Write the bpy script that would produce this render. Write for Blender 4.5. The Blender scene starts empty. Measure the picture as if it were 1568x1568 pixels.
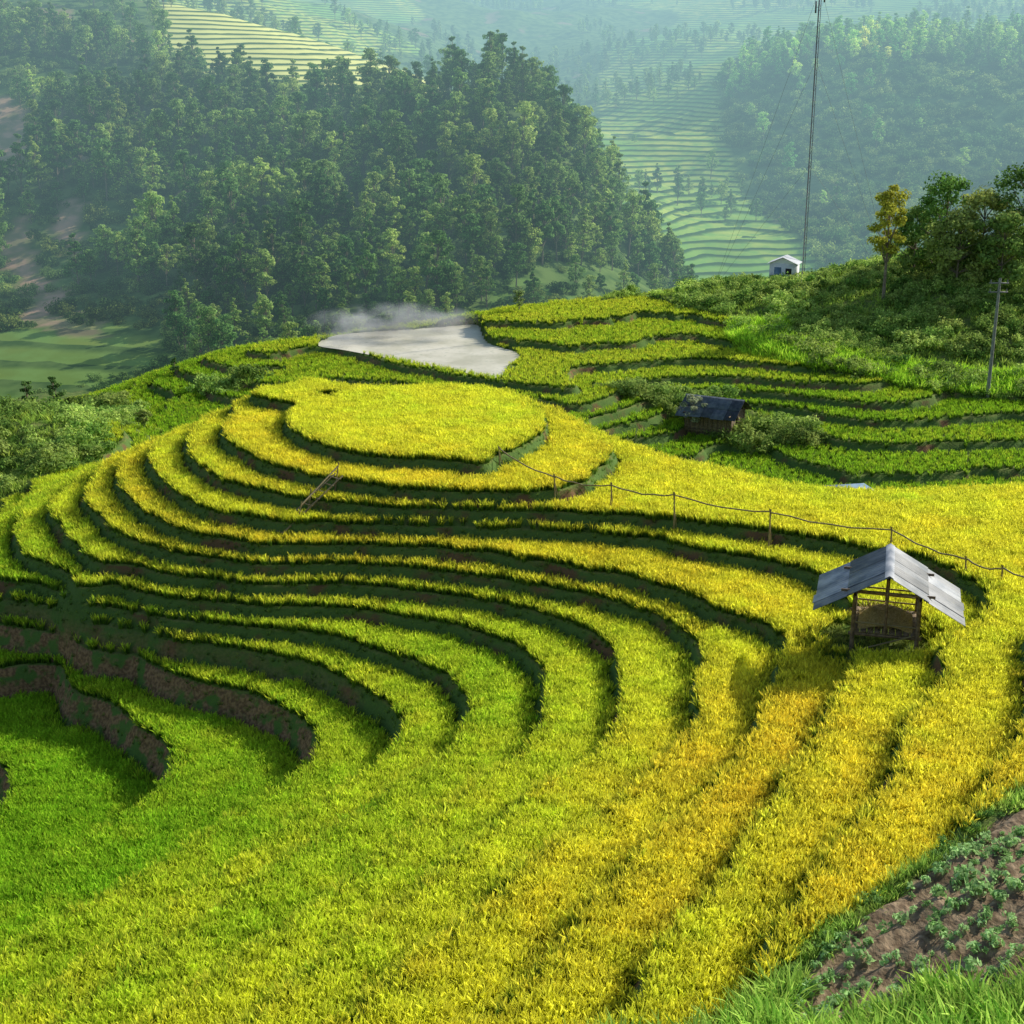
import bpy, math, random, time
import numpy as np
from mathutils import Vector, Matrix, Euler
T0=time.time()
rng=np.random.default_rng(7); random.seed(7)
scene=bpy.context.scene
# ------------------------------------------------------------------ camera
CZ=18.0; PITCH=math.radians(17.5); FPX=2154.0
cam_d=bpy.data.cameras.new("camera"); cam=bpy.data.objects.new("camera",cam_d)
scene.collection.objects.link(cam); scene.camera=cam
cam_d.sensor_width=36; cam_d.lens=36*FPX/1568; cam_d.clip_end=6000; cam_d.clip_start=0.1
cam.location=(0,0,CZ); cam.rotation_euler=(math.pi/2-PITCH,0,0)
# unprojection helpers
cp,sp=math.cos(PITCH),math.sin(PITCH)
def ray(u,v):
    a=(u-784)/FPX; b=(784-v)/FPX
    return np.array([a, b*sp+cp, b*cp-sp])
def at_z(u,v,z):
    d=ray(u,v); t=(z-CZ)/d[2]; return (d[0]*t,d[1]*t,z)
def at_y(u,v,y):
    d=ray(u,v); t=y/d[1]; return (d[0]*t,y,CZ+d[2]*t)
# ------------------------------------------------------------------ world / light
SUN_EL=math.radians(30); SUN_AZ=math.radians(57)
w=bpy.data.worlds.new("World"); scene.world=w; w.use_nodes=True
nt=w.node_tree; bg=nt.nodes["Background"]; sky=nt.nodes.new("ShaderNodeTexSky")
sky.sky_type='NISHITA'; sky.sun_disc=False; sky.sun_elevation=SUN_EL; sky.sun_rotation=SUN_AZ
nt.links.new(sky.outputs[0],bg.inputs[0]); bg.inputs[1].default_value=0.13
sd=Vector((math.sin(SUN_AZ)*math.cos(SUN_EL),math.cos(SUN_AZ)*math.cos(SUN_EL),math.sin(SUN_EL)))
sl=bpy.data.lights.new("sun",'SUN'); so=bpy.data.objects.new("sun",sl); scene.collection.objects.link(so)
sl.energy=5.0; sl.angle=math.radians(0.5); sl.color=(1,0.955,0.84)
so.rotation_euler=sd.to_track_quat('Z','Y').to_euler(); so.location=(60,60,80)
scene.view_settings.view_transform='Standard'; scene.view_settings.look='None'; scene.view_settings.exposure=0
# ------------------------------------------------------------------ numpy helpers
def hsh(ix,iy,s):
    v=np.sin(ix*127.1+iy*311.7+s*74.7)*43758.5453
    return v-np.floor(v)
def vn(x,y,s=0):
    ix=np.floor(x); iy=np.floor(y); fx=x-ix; fy=y-iy
    fx=fx*fx*(3-2*fx); fy=fy*fy*(3-2*fy)
    a=hsh(ix,iy,s); b=hsh(ix+1,iy,s); c=hsh(ix,iy+1,s); d=hsh(ix+1,iy+1,s)
    return (a*(1-fx)+b*fx)*(1-fy)+(c*(1-fx)+d*fx)*fy
def fbm(x,y,s=0,o=4):
    r=0;a=.5
    for i in range(o):
        r=r+a*vn(x,y,s+i); x=x*2.03; y=y*2.03; a*=.5
    return r
def sstep(a,b,x):
    t=np.clip((x-a)/(b-a),0,1); return t*t*(3-2*t)
def inpoly(x,y,poly):
    r=np.zeros(np.shape(x),bool); n=len(poly)
    for i in range(n):
        x1,y1=poly[i][:2]; x2,y2=poly[(i+1)%n][:2]
        c=((y1>y)!=(y2>y)); 
        xi=(x2-x1)*(y-y1)/((y2-y1) if y2!=y1 else 1e-9)+x1
        r^=c&(x<xi)
    return r
class TPS:
    def __init__(s,P,V,S,lam=1e-4):
        s.P=np.array(P)/S; s.S=S; V=np.array(V); n=len(V)
        d=np.sum((s.P[:,None]-s.P[None])**2,-1); K=.5*d*np.log(d+1e-12)+lam*np.eye(n)
        Q=np.c_[np.ones(n),s.P]; A=np.zeros((n+3,n+3)); A[:n,:n]=K; A[:n,n:]=Q; A[n:,:n]=Q.T
        s.w=np.linalg.solve(A,np.r_[V,0,0,0])
    def __call__(s,x,y):
        sh=np.shape(x); x=np.ravel(x)/s.S; y=np.ravel(y)/s.S; out=np.empty(len(x)); n=len(s.P)
        for i in range(0,len(x),20000):
            X=x[i:i+20000].astype(np.float32); Y=y[i:i+20000].astype(np.float32)
            d=(X[:,None]-s.P[:,0].astype(np.float32))**2+(Y[:,None]-s.P[:,1].astype(np.float32))**2
            out[i:i+20000]=(.5*d*np.log(d+1e-12))@s.w[:n]+s.w[n]+s.w[n+1]*X+s.w[n+2]*Y
        return out.reshape(sh)
def link(o): scene.collection.objects.link(o); return o
def mk(name,V,F,mat=None,smooth=False,attrs=None,dolink=True,mi=None):
    V=np.asarray(V,np.float32); F=np.asarray(F,np.int32); k=F.shape[1]
    me=bpy.data.meshes.new(name); me.vertices.add(len(V)); me.vertices.foreach_set("co",V.ravel())
    me.loops.add(F.size); me.loops.foreach_set("vertex_index",F.ravel())
    me.polygons.add(len(F)); me.polygons.foreach_set("loop_start",np.arange(0,F.size,k,dtype=np.int32))
    me.polygons.foreach_set("loop_total",np.full(len(F),k,np.int32))
    for m in (mat if isinstance(mat,list) else [mat]):
        if m: me.materials.append(m)
    if mi is not None: me.polygons.foreach_set("material_index",np.asarray(mi,np.int32))
    if attrs:
        for a,(ty,val) in attrs.items():
            at=me.attributes.new(a,ty,'POINT')
            if ty=='FLOAT': at.data.foreach_set("value",np.asarray(val,np.float32).ravel())
            elif ty=='INT': at.data.foreach_set("value",np.asarray(val,np.int32).ravel())
            elif ty=='FLOAT_VECTOR': at.data.foreach_set("vector",np.asarray(val,np.float32).ravel())
            else: at.data.foreach_set("color",np.asarray(val,np.float32).ravel())
    me.update(calc_edges=True); 
    if smooth: me.polygons.foreach_set("use_smooth",np.ones(len(F),bool))
    o=bpy.data.objects.new(name,me)
    if dolink: link(o)
    return o
# ------------------------------------------------------------------ materials
def newmat(name):
    m=bpy.data.materials.new(name); m.use_nodes=True; n=m.node_tree; n.nodes.clear()
    return m,n.nodes,n.links
def out(N,L,sh,disp=None):
    o=N.new("ShaderNodeOutputMaterial"); L.new(sh,o.inputs[0]); return o
def mixc(N,L,f,a,b,typ='MIX'):
    m=N.new("ShaderNodeMix"); m.data_type='RGBA'; m.blend_type=typ
    for s,v in ((0,f),(6,a),(7,b)):
        if hasattr(v,'links') or hasattr(v,'is_linked'): L.new(v,m.inputs[s])
        else: m.inputs[s].default_value=v if s==0 else (*v,1)
    return m.outputs[2]
def noise(N,L,scale,detail=4,coord=None):
    t=N.new("ShaderNodeTexNoise"); t.inputs["Scale"].default_value=scale; t.inputs["Detail"].default_value=detail
    if coord is None:
        g=N.new("ShaderNodeNewGeometry"); coord=g.outputs["Position"]
    L.new(coord,t.inputs["Vector"]); return t.outputs["Fac"]
def ramp(N,L,f,a,b):
    m=N.new("ShaderNodeMapRange"); m.inputs[1].default_value=a; m.inputs[2].default_value=b; m.interpolation_type='SMOOTHSTEP'
    L.new(f,m.inputs[0]); return m.outputs[0]
def attr(N,nm):
    a=N.new("ShaderNodeAttribute"); a.attribute_name=nm; return a.outputs["Fac"]
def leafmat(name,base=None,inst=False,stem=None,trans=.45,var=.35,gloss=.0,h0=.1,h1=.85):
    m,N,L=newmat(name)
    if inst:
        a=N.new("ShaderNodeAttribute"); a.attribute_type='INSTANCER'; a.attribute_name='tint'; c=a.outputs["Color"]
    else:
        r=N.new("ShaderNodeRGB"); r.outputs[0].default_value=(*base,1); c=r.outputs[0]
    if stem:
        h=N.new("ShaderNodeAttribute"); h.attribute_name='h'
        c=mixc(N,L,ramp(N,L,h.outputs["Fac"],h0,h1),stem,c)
    v=N.new("ShaderNodeAttribute"); v.attribute_name='rv'
    mm=N.new("ShaderNodeMapRange"); mm.inputs[3].default_value=1-var; mm.inputs[4].default_value=1+var
    L.new(v.outputs["Fac"],mm.inputs[0])
    s=N.new("ShaderNodeVectorMath"); s.operation='SCALE'; L.new(c,s.inputs[0]); L.new(mm.outputs[0],s.inputs[3])
    d=N.new("ShaderNodeBsdfDiffuse"); t=N.new("ShaderNodeBsdfTranslucent"); x=N.new("ShaderNodeMixShader")
    L.new(s.outputs[0],d.inputs[0]); L.new(s.outputs[0],t.inputs[0]); x.inputs[0].default_value=trans
    L.new(d.outputs[0],x.inputs[1]); L.new(t.outputs[0],x.inputs[2])
    out(N,L,x.outputs[0]); return m
def simple(name,ca,cb,scale=3,rough=.9,bump=0.0,metal=0,rv=False):
    m,N,L=newmat(name); p=N.new("ShaderNodeBsdfPrincipled"); p.inputs["Roughness"].default_value=rough; p.inputs["Metallic"].default_value=metal
    tc=N.new("ShaderNodeTexCoord"); f=noise(N,L,scale,6,tc.outputs["Object"])
    c=mixc(N,L,ramp(N,L,f,.3,.7),ca,cb)
    if rv:
        v=N.new("ShaderNodeAttribute"); v.attribute_name='rv'; mm=N.new("ShaderNodeMapRange"); mm.inputs[3].default_value=.35; mm.inputs[4].default_value=1.35
        L.new(v.outputs["Fac"],mm.inputs[0]); s=N.new("ShaderNodeVectorMath"); s.operation='SCALE'; L.new(c,s.inputs[0]); L.new(mm.outputs[0],s.inputs[3]); c=s.outputs[0]
    L.new(c,p.inputs[0])
    if bump:
        b=N.new("ShaderNodeBump"); b.inputs["Strength"].default_value=bump; b.inputs["Distance"].default_value=.05; L.new(f,b.inputs["Height"]); L.new(b.outputs[0],p.inputs["Normal"])
    out(N,L,p.outputs[0]); return m
m,N,L=newmat("terrace_ground"); M_ground=m
p=N.new("ShaderNodeBsdfPrincipled"); p.inputs["Roughness"].default_value=1; p.inputs["Specular IOR Level"].default_value=.1
g=N.new("ShaderNodeNewGeometry"); sx=N.new("ShaderNodeSeparateXYZ"); L.new(g.outputs["Normal"],sx.inputs[0])
n1=noise(N,L,1.2,8); n2=noise(N,L,.5,5); n4=noise(N,L,7,6)
fl=mixc(N,L,ramp(N,L,n1,.35,.65),(.10,.17,.03),(.18,.21,.06)); st=mixc(N,L,ramp(N,L,n2,.34,.48),(.17,.10,.05),(.10,.17,.04))
earth=mixc(N,L,ramp(N,L,n4,.35,.65),(.16,.095,.05),(.32,.20,.10)); earth=mixc(N,L,ramp(N,L,n1,.48,.60),earth,(.10,.18,.04))
st=mixc(N,L,attr(N,'earth'),st,earth)
c=mixc(N,L,ramp(N,L,sx.outputs[2],.75,.93),st,fl)
soil=mixc(N,L,ramp(N,L,noise(N,L,4,8),.35,.65),(.17,.12,.075),(.38,.28,.18))
soil=mixc(N,L,ramp(N,L,n4,.55,.75),soil,(.12,.08,.05))
L.new(mixc(N,L,attr(N,'plot'),c,soil),p.inputs[0])
b=N.new("ShaderNodeBump"); b.inputs["Strength"].default_value=.8; b.inputs["Distance"].default_value=.08; L.new(n4,b.inputs["Height"]); L.new(b.outputs[0],p.inputs["Normal"])
out(N,L,p.outputs[0])
m,N,L=newmat("far_slopes"); M_far=m
d=N.new("ShaderNodeBsdfDiffuse"); g=N.new("ShaderNodeNewGeometry"); sx=N.new("ShaderNodeSeparateXYZ"); L.new(g.outputs["Position"],sx.inputs[0])
n1=noise(N,L,.05,8); n2=noise(N,L,.25,6); n3=noise(N,L,.012,4)
wild=mixc(N,L,ramp(N,L,n2,.35,.65),(.07,.13,.035),(.17,.25,.07))
wild=mixc(N,L,ramp(N,L,n1,.62,.68),wild,(.30,.22,.14))
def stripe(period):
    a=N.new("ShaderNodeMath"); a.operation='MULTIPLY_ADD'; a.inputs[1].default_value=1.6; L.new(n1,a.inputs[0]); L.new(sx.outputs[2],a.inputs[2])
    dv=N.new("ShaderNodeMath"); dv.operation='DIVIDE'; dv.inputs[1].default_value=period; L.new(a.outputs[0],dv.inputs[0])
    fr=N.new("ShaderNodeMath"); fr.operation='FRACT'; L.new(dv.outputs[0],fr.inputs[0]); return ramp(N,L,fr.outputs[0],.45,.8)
pad=mixc(N,L,ramp(N,L,n3,.4,.6),(.26,.46,.08),(.62,.64,.13)); pad=mixc(N,L,ramp(N,L,n2,.3,.75),pad,(.22,.42,.09))
pad=mixc(N,L,attr(N,'ripe_or_sunlit'),pad,(.90,.84,.30))  # sunlight on the far crest terraces, painted into the pad colour as bright yellow
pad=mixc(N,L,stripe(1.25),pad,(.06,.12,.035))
c=mixc(N,L,attr(N,'ter'),wild,pad)
c=mixc(N,L,attr(N,'scar'),c,mixc(N,L,ramp(N,L,n2,.35,.6),(.55,.34,.24),(.28,.24,.13)))
L.new(c,d.inputs[0]); out(N,L,d.outputs[0])
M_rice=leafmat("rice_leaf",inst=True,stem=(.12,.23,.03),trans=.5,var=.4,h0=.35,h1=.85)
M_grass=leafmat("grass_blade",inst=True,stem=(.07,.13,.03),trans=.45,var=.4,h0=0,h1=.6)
M_leafi=leafmat("foliage",inst=True,trans=.42,var=.45)
M_bark=simple("bark",(.16,.12,.08),(.28,.23,.17),6,.95,.4)
M_wood=simple("weathered_wood",(.11,.07,.04),(.24,.17,.10),8,.85,.3)
M_bamboo=simple("bamboo",(.20,.15,.07),(.32,.25,.12),6,.7)
M_tin=simple("weathered_roof_sheet",(.15,.175,.21),(.38,.39,.41),1.6,.6,.2,0,True)
M_darkroof=simple("dark_roof",(.05,.065,.08),(.12,.14,.16),3,.6,.1,0,True)
M_wall=simple("white_wall",(.7,.71,.72),(.8,.8,.79),3,.8)
M_dark=simple("dark_opening",(.02,.02,.02),(.04,.04,.04),3,.9)
M_straw=simple("straw",(.40,.28,.10),(.6,.45,.2),14,1,.6)
M_steel=simple("steel",(.12,.12,.13),(.2,.2,.2),5,.5)
M_conc=simple("concrete_pole",(.22,.21,.2),(.32,.31,.29),4,.9)
M_blue=simple("blue_sheet",(.12,.2,.3),(.2,.3,.4),4,.6)
# ------------------------------------------------------------------ near + middle terrain
S=0.62; KS=S/.55
# terrace level -> height; the lowest paddies of the bowl have taller banks
LV=np.array([-20,-13,-12,-11,-10,-9,30.]); LZ=np.array([-20.5,-10.4,-9.05,-7.70,-6.50,-9*S,30*S])
lips={
0:[(637,596),(560,598),(492,606),(452,622),(440,642),(455,668),(500,688),(570,702),(650,706),(730,702),(790,690),(828,668),(834,645),(815,620),(775,604),(715,597),(637,596)],
1:[(450,600),(400,612),(362,632),(343,655),(350,680),(385,705),(440,722),(500,738),(600,750),(700,757),(790,758),(870,745),(925,722),(934,700),(918,676),(885,652),(850,632)],
2:[(375,628),(302,660),(283,690),(330,738),(400,755),(500,772),(600,781),(700,784),(800,787),(900,790),(1000,795),(1150,812),(1300,838),(1440,872),(1500,912),(1490,955),(1430,1060),(1380,1140),(1250,1340),(1120,1568)],
3:[(305,652),(243,682),(228,710),(262,752),(330,785),(400,800),(500,803),(600,805),(700,808),(800,812),(900,818),(1000,828),(1120,850),(1220,872),(1265,900),(1300,940),(1310,1010),(1280,1080),(1245,1140),(1110,1340),(940,1568)],
4:[(232,680),(186,715),(178,742),(215,782),(300,820),(400,838),(500,838),(600,840),(700,848),(800,860),(900,877),(1000,900),(1090,932),(1160,955),(1200,995),(1192,1060),(1150,1140),(1000,1300),(800,1500),(740,1568)],
5:[(178,705),(140,742),(132,768),(180,815),(280,852),(400,868),(500,866),(600,870),(700,880),(800,895),(900,912),(1000,945),(1060,985),(1070,1040),(1045,1130),(900,1260),(680,1440),(540,1568)],
6:[(122,735),(86,770),(86,796),(120,838),(250,882),(400,898),(500,896),(600,902),(700,915),(800,935),(890,962),(945,1005),(958,1060),(930,1130),(760,1270),(560,1430),(400,1560)],
7:[(62,770),(25,802),(32,836),(100,880),(250,918),(400,930),(500,932),(600,943),(700,960),(780,990),(830,1030),(842,1075),(800,1150),(620,1290),(420,1440),(240,1568)],
8:[(0,800),(-35,845),(20,892),(100,920),(250,950),(400,965),(500,975),(590,1000),(660,1030),(708,1075),(712,1110),(680,1155),(500,1275),(300,1420),(90,1568)],
9:[(-60,850),(-90,890),(0,922),(100,948),(200,968),(320,990),(430,1012),(520,1040),(585,1075),(608,1115),(572,1180),(380,1310),(180,1450),(-10,1568)],
10:[(-130,900),(0,958),(100,978),(200,1005),(300,1045),(400,1070),(460,1105),(483,1150),(465,1185),(400,1230),(250,1325),(100,1410),(-60,1500)],
11:[(-130,980),(0,1026),(110,1062),(190,1095),(245,1130),(266,1165),(240,1215),(150,1282),(0,1375),(-120,1440)],
12:[(-120,1090),(-20,1150),(22,1190),(18,1225),(-10,1260),(-120,1330)],
}
P=[];V=[]
def add(p): P.append(p[:2]); V.append(p[2])
def addline(pl,z,sp_=75):
    for i in range(len(pl)-1):
        (u0,v0),(u1,v1)=pl[i],pl[i+1]; n=max(1,int(math.hypot(u1-u0,v1-v0)/sp_))
        for j in range(n): add(at_z(u0+(u1-u0)*j/n,v0+(v1-v0)*j/n,z))
    if pl[-1]!=pl[0]: add(at_z(*pl[-1],z))
for k,pl in lips.items(): addline(pl,float(np.interp(-k,LV,LZ)))
addline([(440,548),(480,540),(560,556),(650,576),(740,592),(800,598),(880,606)],-5.75*1.0)
addline([(420,570),(560,588),(650,602),(760,620),(840,634),(900,650)],-6.35)
for u,v in [(1660,900),(1575,965),(1575,1060),(1545,1160),(1470,1300),(1380,1440),(1310,1568)]: add(at_z(u,v,-S*1))
for u,v,z in [(1500,1400,.1),(1568,1568,.6),(1440,1568,0),(1568,1260,-.1),(1750,1000,.2),(1800,1300,1.2),
   (640,650,.4),(560,650,.35),(720,650,.35),(640,622,.3),(640,680,.3),
   (1000,705,-.8),(1100,742,-.85),(1250,782,-.9),(1400,805,-.85),(1550,815,-.65),(1000,750,-.9),(1150,775,-.95),
   (1100,722,-1.2),(1200,748,-1.25),(1350,768,-1.25),(1568,748,-1.1),(990,695,-1.1),
   (-150,1200,-9.3),(-200,1000,-8.0),(-200,1400,-8.6)]: add(at_z(u,v,z*KS))
for p in [(12.5,75,-5),(12,85,-8.5),(30,75,-5),(28,86,-8.6),(2,84,-5),(5,92,-8.6),(-5,84.5,-1.0),(-5,86.5,-2.6),(-10,84.5,-1.6),(-1,83.5,-1.8),(-5,93,-6.5),(-15,82,-2.6),(-13,91,-6.5),
          (-22,84,-6),(-34,78,-9),(-45,60,-11.5),(-50,45,-13),(-38,35,-11),(45,70,-3),(40,50,1),(35,30,4),
          (0,20,.3),(0,10,7),(0,0,16.2),(-15,20,-1.5),(15,20,1.6),(-30,10,2),(30,10,8),(-30,-5,10),(30,-5,18),(0,-6,19.5),(-50,20,-4)]: add(p)
for u,v,y in [(180,600,118),(330,545,122),(420,528,124),(500,522,125),(740,485,131),(930,462,138),(1120,437,145),
   (750,520,124),(650,520,124),(620,540,119),
   (400,575,113),(300,600,112),(200,640,105),(100,640,98),
   (80,655,88),(0,645,90),(150,700,86),(-80,650,92),(0,760,80),
   (1130,655,105.5),(1300,735,92),(1568,722,94),(1300,690,98),(1300,650,103),(1300,600,109),(1300,572,113),(1100,550,118),(1100,500,128),(900,540,118),(900,575,112),(1000,480,134),
   (1250,520,121),(1400,562,116),(1568,605,110),(1400,505,123),(1568,525,119),(1400,435,133),(1568,435,131),(1300,425,140),(1450,395,141),(1568,385,141),(1230,435,146),(1568,660,102),(1750,500,122),(1750,390,140),(1750,700,96),(1130,600,111)]: add(at_y(u,v,y))
for u,v,z in [(600,620,-7.3),(800,645,-7.3),(920,672,-7.6),(1010,685,-8.3)]: add(at_z(u,v,z))
for p in [(-60,150,-19),(-30,150,-17),(-10,158,-14),(10,165,-12),(30,175,-13),(50,185,-9),(75,185,-6),(-60,190,-24),(0,190,-22),(40,195,-18),(-60,110,-14),(-55,90,-12)]: add(p)
tps=TPS(P,V,50.0,1e-5)
xs=np.arange(-64,70,.18)
ys=np.concatenate([np.arange(-6,22,.7),np.arange(22,84,.14),np.arange(84,192,.3)])
X,Y=np.meshgrid(xs,ys)
Z=tps(X,Y)
disc=at_z(637,648,0)
dsc=np.hypot(X-disc[0],(Y-disc[1]))
Z+= (fbm(X*.35,Y*.35,3,3)-.44)*.24*sstep(22,30,Y)*sstep(7,10,dsc)
Z+= (fbm(X*.16,Y*.16,13,3)-.44)*.6*sstep(104,112,Y)
def smoothpoly(pl,n=5):
    o=[];m=len(pl)
    for i in range(m):
        p0,p1,p2,p3=[np.array(pl[(i+j-1)%m]) for j in range(4)]
        for t in np.arange(n)/n: o.append(tuple(.5*((2*p1)+(-p0+p2)*t+(2*p0-5*p1+4*p2-p3)*t*t+(-p0+3*p1-3*p2+p3)*t**3)))
    return o
pond=smoothpoly([at_z(u,v,-5.5) for u,v in [(486,528),(510,514),(560,508),(640,503),(725,496),(738,506),(748,524),(795,542),(778,562),(762,578),(700,568),(600,549),(530,536)]])
shrub=[at_y(*p) for p in [(1110,520,124),(1160,560,119),(1250,580,114),(1400,600,111),(1600,622,109),(1900,600,110),(1900,300,170),(1500,250,175),(1150,420,165),(1080,440,150),(920,462,140),(930,452,150),(1050,475,136),(1120,490,130)]]
plot=[at_z(u,v,0) for u,v in [(1200,1500),(1255,1410),(1400,1315),(1568,1215),(1900,1050),(2100,1700),(1250,1700),(1180,1540)]]
edgeplot=[at_z(u,v,0) for u,v in [(1060,1520),(1150,1462),(1235,1380),(1390,1295),(1568,1185),(1900,1000),(2200,1700),(400,1800),(480,1590),(560,1530),(640,1560),(780,1545),(900,1500)]]
lmound=[at_y(*p) for p in [(-200,640,95),(0,620,95),(110,640,95),(165,690,90),(150,740,84),(0,790,78),(-200,830,75)]]
lveg=[at_y(*p) for p in [(80,620,112),(150,600,118),(215,640,108),(205,690,96),(130,680,96),(60,650,100)]]
lveg2=[at_y(*p) for p in [(300,590,114),(330,578,115),(380,585,114),(400,600,112),(360,612,110),(310,608,111)]]
gul=[at_y(*p) for p in [(900,585,110),(960,590,110),(1090,600,111),(1250,640,104),(1240,690,100),(1130,700,100),(1050,660,106),(1000,620,107)]]
hutp=at_z(1352,1000,-2.05)
m_shrub=inpoly(X,Y,shrub); m_plot=inpoly(X,Y,plot); m_pond=inpoly(X,Y,pond); m_edge=inpoly(X,Y,edgeplot); m_gul=inpoly(X,Y,gul)
m_lm=inpoly(X,Y,lmound)|inpoly(X,Y,lveg)|inpoly(X,Y,lveg2)|m_gul
behind=Y>150
notie=m_shrub|m_edge|m_plot|m_lm|behind|(Y<23)
nearz=Y<76
Lc=np.where(nearz,np.interp(Z,LZ,LV),Z/S)
top_=(dsc<14)&(Lc>.8)
gy,gx=np.gradient(Z,ys,xs)
k=np.floor(Lc); stepz=np.where(nearz,np.interp(k+1,LV,LZ)-np.interp(k,LV,LZ),S)
g=np.hypot(gx,gy)/stepz+1e-4
Lc=np.where(top_,.8,Lc)
k=np.floor(Lc); fr=Lc-k; dup=np.where(k>=0,np.where(dsc<14,9,(1-fr)/g),(1-fr)/g); ddn=fr/g
low=sstep(-8.6,-10,Lc)*(Y<66)*(X<-6)
earth=np.clip(low+.8*sstep(104,112,Y)*sstep(.40,.6,fbm(X*.2,Y*.2,17,3)+.12*(X<-5)),0,1)
wr=np.minimum(.36+.30*low,.45/g)
rs=np.clip(1-dup/wr,0,1)
ZT=np.where(nearz,np.interp(k+rs,LV,LZ),S*(k+rs))
ZT+=.07*np.exp(-((ddn-.1)/.12)**2)*(rs<=0)
ZT=np.where(notie,Z,ZT)
ZT=np.where(m_pond,-5.6,ZT)
ang=math.radians(38); row=(X*math.sin(ang)-Y*math.cos(ang))
ZT+=np.where(m_plot,.12*np.sin(row*2*math.pi/.75)+.22*(fbm(X*2.4,Y*2.4,9)-.5),0)
ZT+=np.where(notie,.35*(fbm(X*.9,Y*.9,11)-.45),0)
hd=np.hypot(X-hutp[0],Y-hutp[1]-1.2)
ZT=np.where(hd<2.3,-2.1,ZT)
away=(gy<0)&(Y<56)
ricemask=(~notie)&(~m_pond)&(dup>np.where(away,.26,wr+.05))&(ddn>np.where(away,.06,.14))&(hd>2.0)
interior=ricemask&(dup>np.where(away,.55,wr+.38))&(ddn>.46)&(hd>2.5)&(Y>23.6)
for _s in ((0,2),(0,-2),(2,0),(-2,0),(2,2),(-2,-2),(2,-2),(-2,2)): interior&=np.roll(ricemask,_s,(0,1))
bankmask=(~notie)&((dup<=wr+.05)|(ddn<.1))&(~m_pond)&(~away)
ny,nx=X.shape
idx=np.arange(nx*ny).reshape(ny,nx)
F=np.stack([idx[:-1,:-1],idx[:-1,1:],idx[1:,1:],idx[1:,:-1]],-1).reshape(-1,4)
terr=mk("terraced_hillside_ground",np.stack([X,Y,ZT],-1).reshape(-1,3),F,M_ground,True,{"plot":('FLOAT',m_plot.astype(float)),"earth":('FLOAT',earth)})
def samp(A,x,y):
    x=np.asarray(x,float); y=np.asarray(y,float)
    fx=np.clip((x-xs[0])/.18,0,nx-1.001); ix=fx.astype(int); tx=fx-ix
    iy=np.clip(np.searchsorted(ys,y)-1,0,ny-2); ty=np.clip((y-ys[iy])/(ys[iy+1]-ys[iy]),0,1)
    return (A[iy,ix]*(1-tx)+A[iy,ix+1]*tx)*(1-ty)+(A[iy+1,ix]*(1-tx)+A[iy+1,ix+1]*tx)*ty
def near(A,x,y):
    ix=np.clip(np.round((x-xs[0])/.18).astype(int),0,nx-1); iy=np.clip(np.searchsorted(ys,y),0,ny-1); return A[iy,ix]
def hit(u,v,h=0):
    d=ray(u,v); t=np.arange(18,200,.05); x=d[0]*t; y=d[1]*t; z=CZ+d[2]*t
    g_=samp(ZT,x,y)+h; i=np.argmax(z<g_); return Vector((x[i],y[i],float(g_[i]-h)))
def gz(x,y): return float(samp(ZT,x,y))
# ------------------------------------------------------------------ plant prototypes
def blades(n,rad,hmin,hmax,wid,lean,droop,seg=3,seed=0,tipw=.25):
    r=np.random.default_rng(seed); V=[];F=[];H=[];R=[]
    for i in range(n):
        a=r.uniform(0,6.283); q=rad*math.sqrt(r.random()); bx,by=q*math.cos(a),q*math.sin(a)
        a2=a+r.normal(0,.8); ln=r.uniform(hmin,hmax); th=r.uniform(.05,lean); dr=r.uniform(.3,1)*droop; rv=r.random()
        dx,dy=math.cos(a2),math.sin(a2); px,py=-dy,dx; tw=r.uniform(-.6,.6); wx,wy=px*math.cos(tw)+dx*math.sin(tw),py*math.cos(tw)+dy*math.sin(tw)
        x,y,z=bx,by,0.; b=len(V)
        for s in range(seg+1):
            t=s/seg; w_=wid*(1-(1-tipw)*t**2)*.5*(0.7+.6*rv)
            V+=[(x-wx*w_,y-wy*w_,z),(x+wx*w_,y+wy*w_,z)]; H+=[t,t]; R+=[rv,rv]
            an=th+dr*t*t*1.5; st=ln/seg; x+=dx*math.sin(an)*st; y+=dy*math.sin(an)*st; z+=math.cos(an)*st
        for s in range(seg): F.append((b+2*s,b+2*s+1,b+2*s+3,b+2*s+2))
    return np.array(V),np.array(F),H,R
def leafcloud(centers,radii,per,size,seed,flat=.8):
    r=np.random.default_rng(seed); C=[]
    for c,rd in zip(centers,radii):
        d=r.normal(size=(per,3)); d/=np.linalg.norm(d,axis=1)[:,None]; q=rd*r.random(per)[:,None]**.45
        p=np.array(c)+d*q*np.array([1,1,flat]); C.append(np.c_[p,d])
    C=np.concatenate(C); n=len(C); p=C[:,:3]; nrm=C[:,3:]+r.normal(0,.55,(n,3))+np.array([0,0,.35]); nrm/=np.linalg.norm(nrm,axis=1)[:,None]
    t=np.cross(nrm,r.normal(size=(n,3))); t/=np.linalg.norm(t,axis=1)[:,None]; b=np.cross(nrm,t)
    s=size*r.uniform(.55,1.25,n)[:,None]
    V=np.stack([p-t*s,p-b*s*.55,p+t*s,p+b*s*.55],1).reshape(-1,3); F=np.arange(4*n).reshape(-1,4); rv=np.repeat(r.random(n),4)
    return V,F,rv
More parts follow.
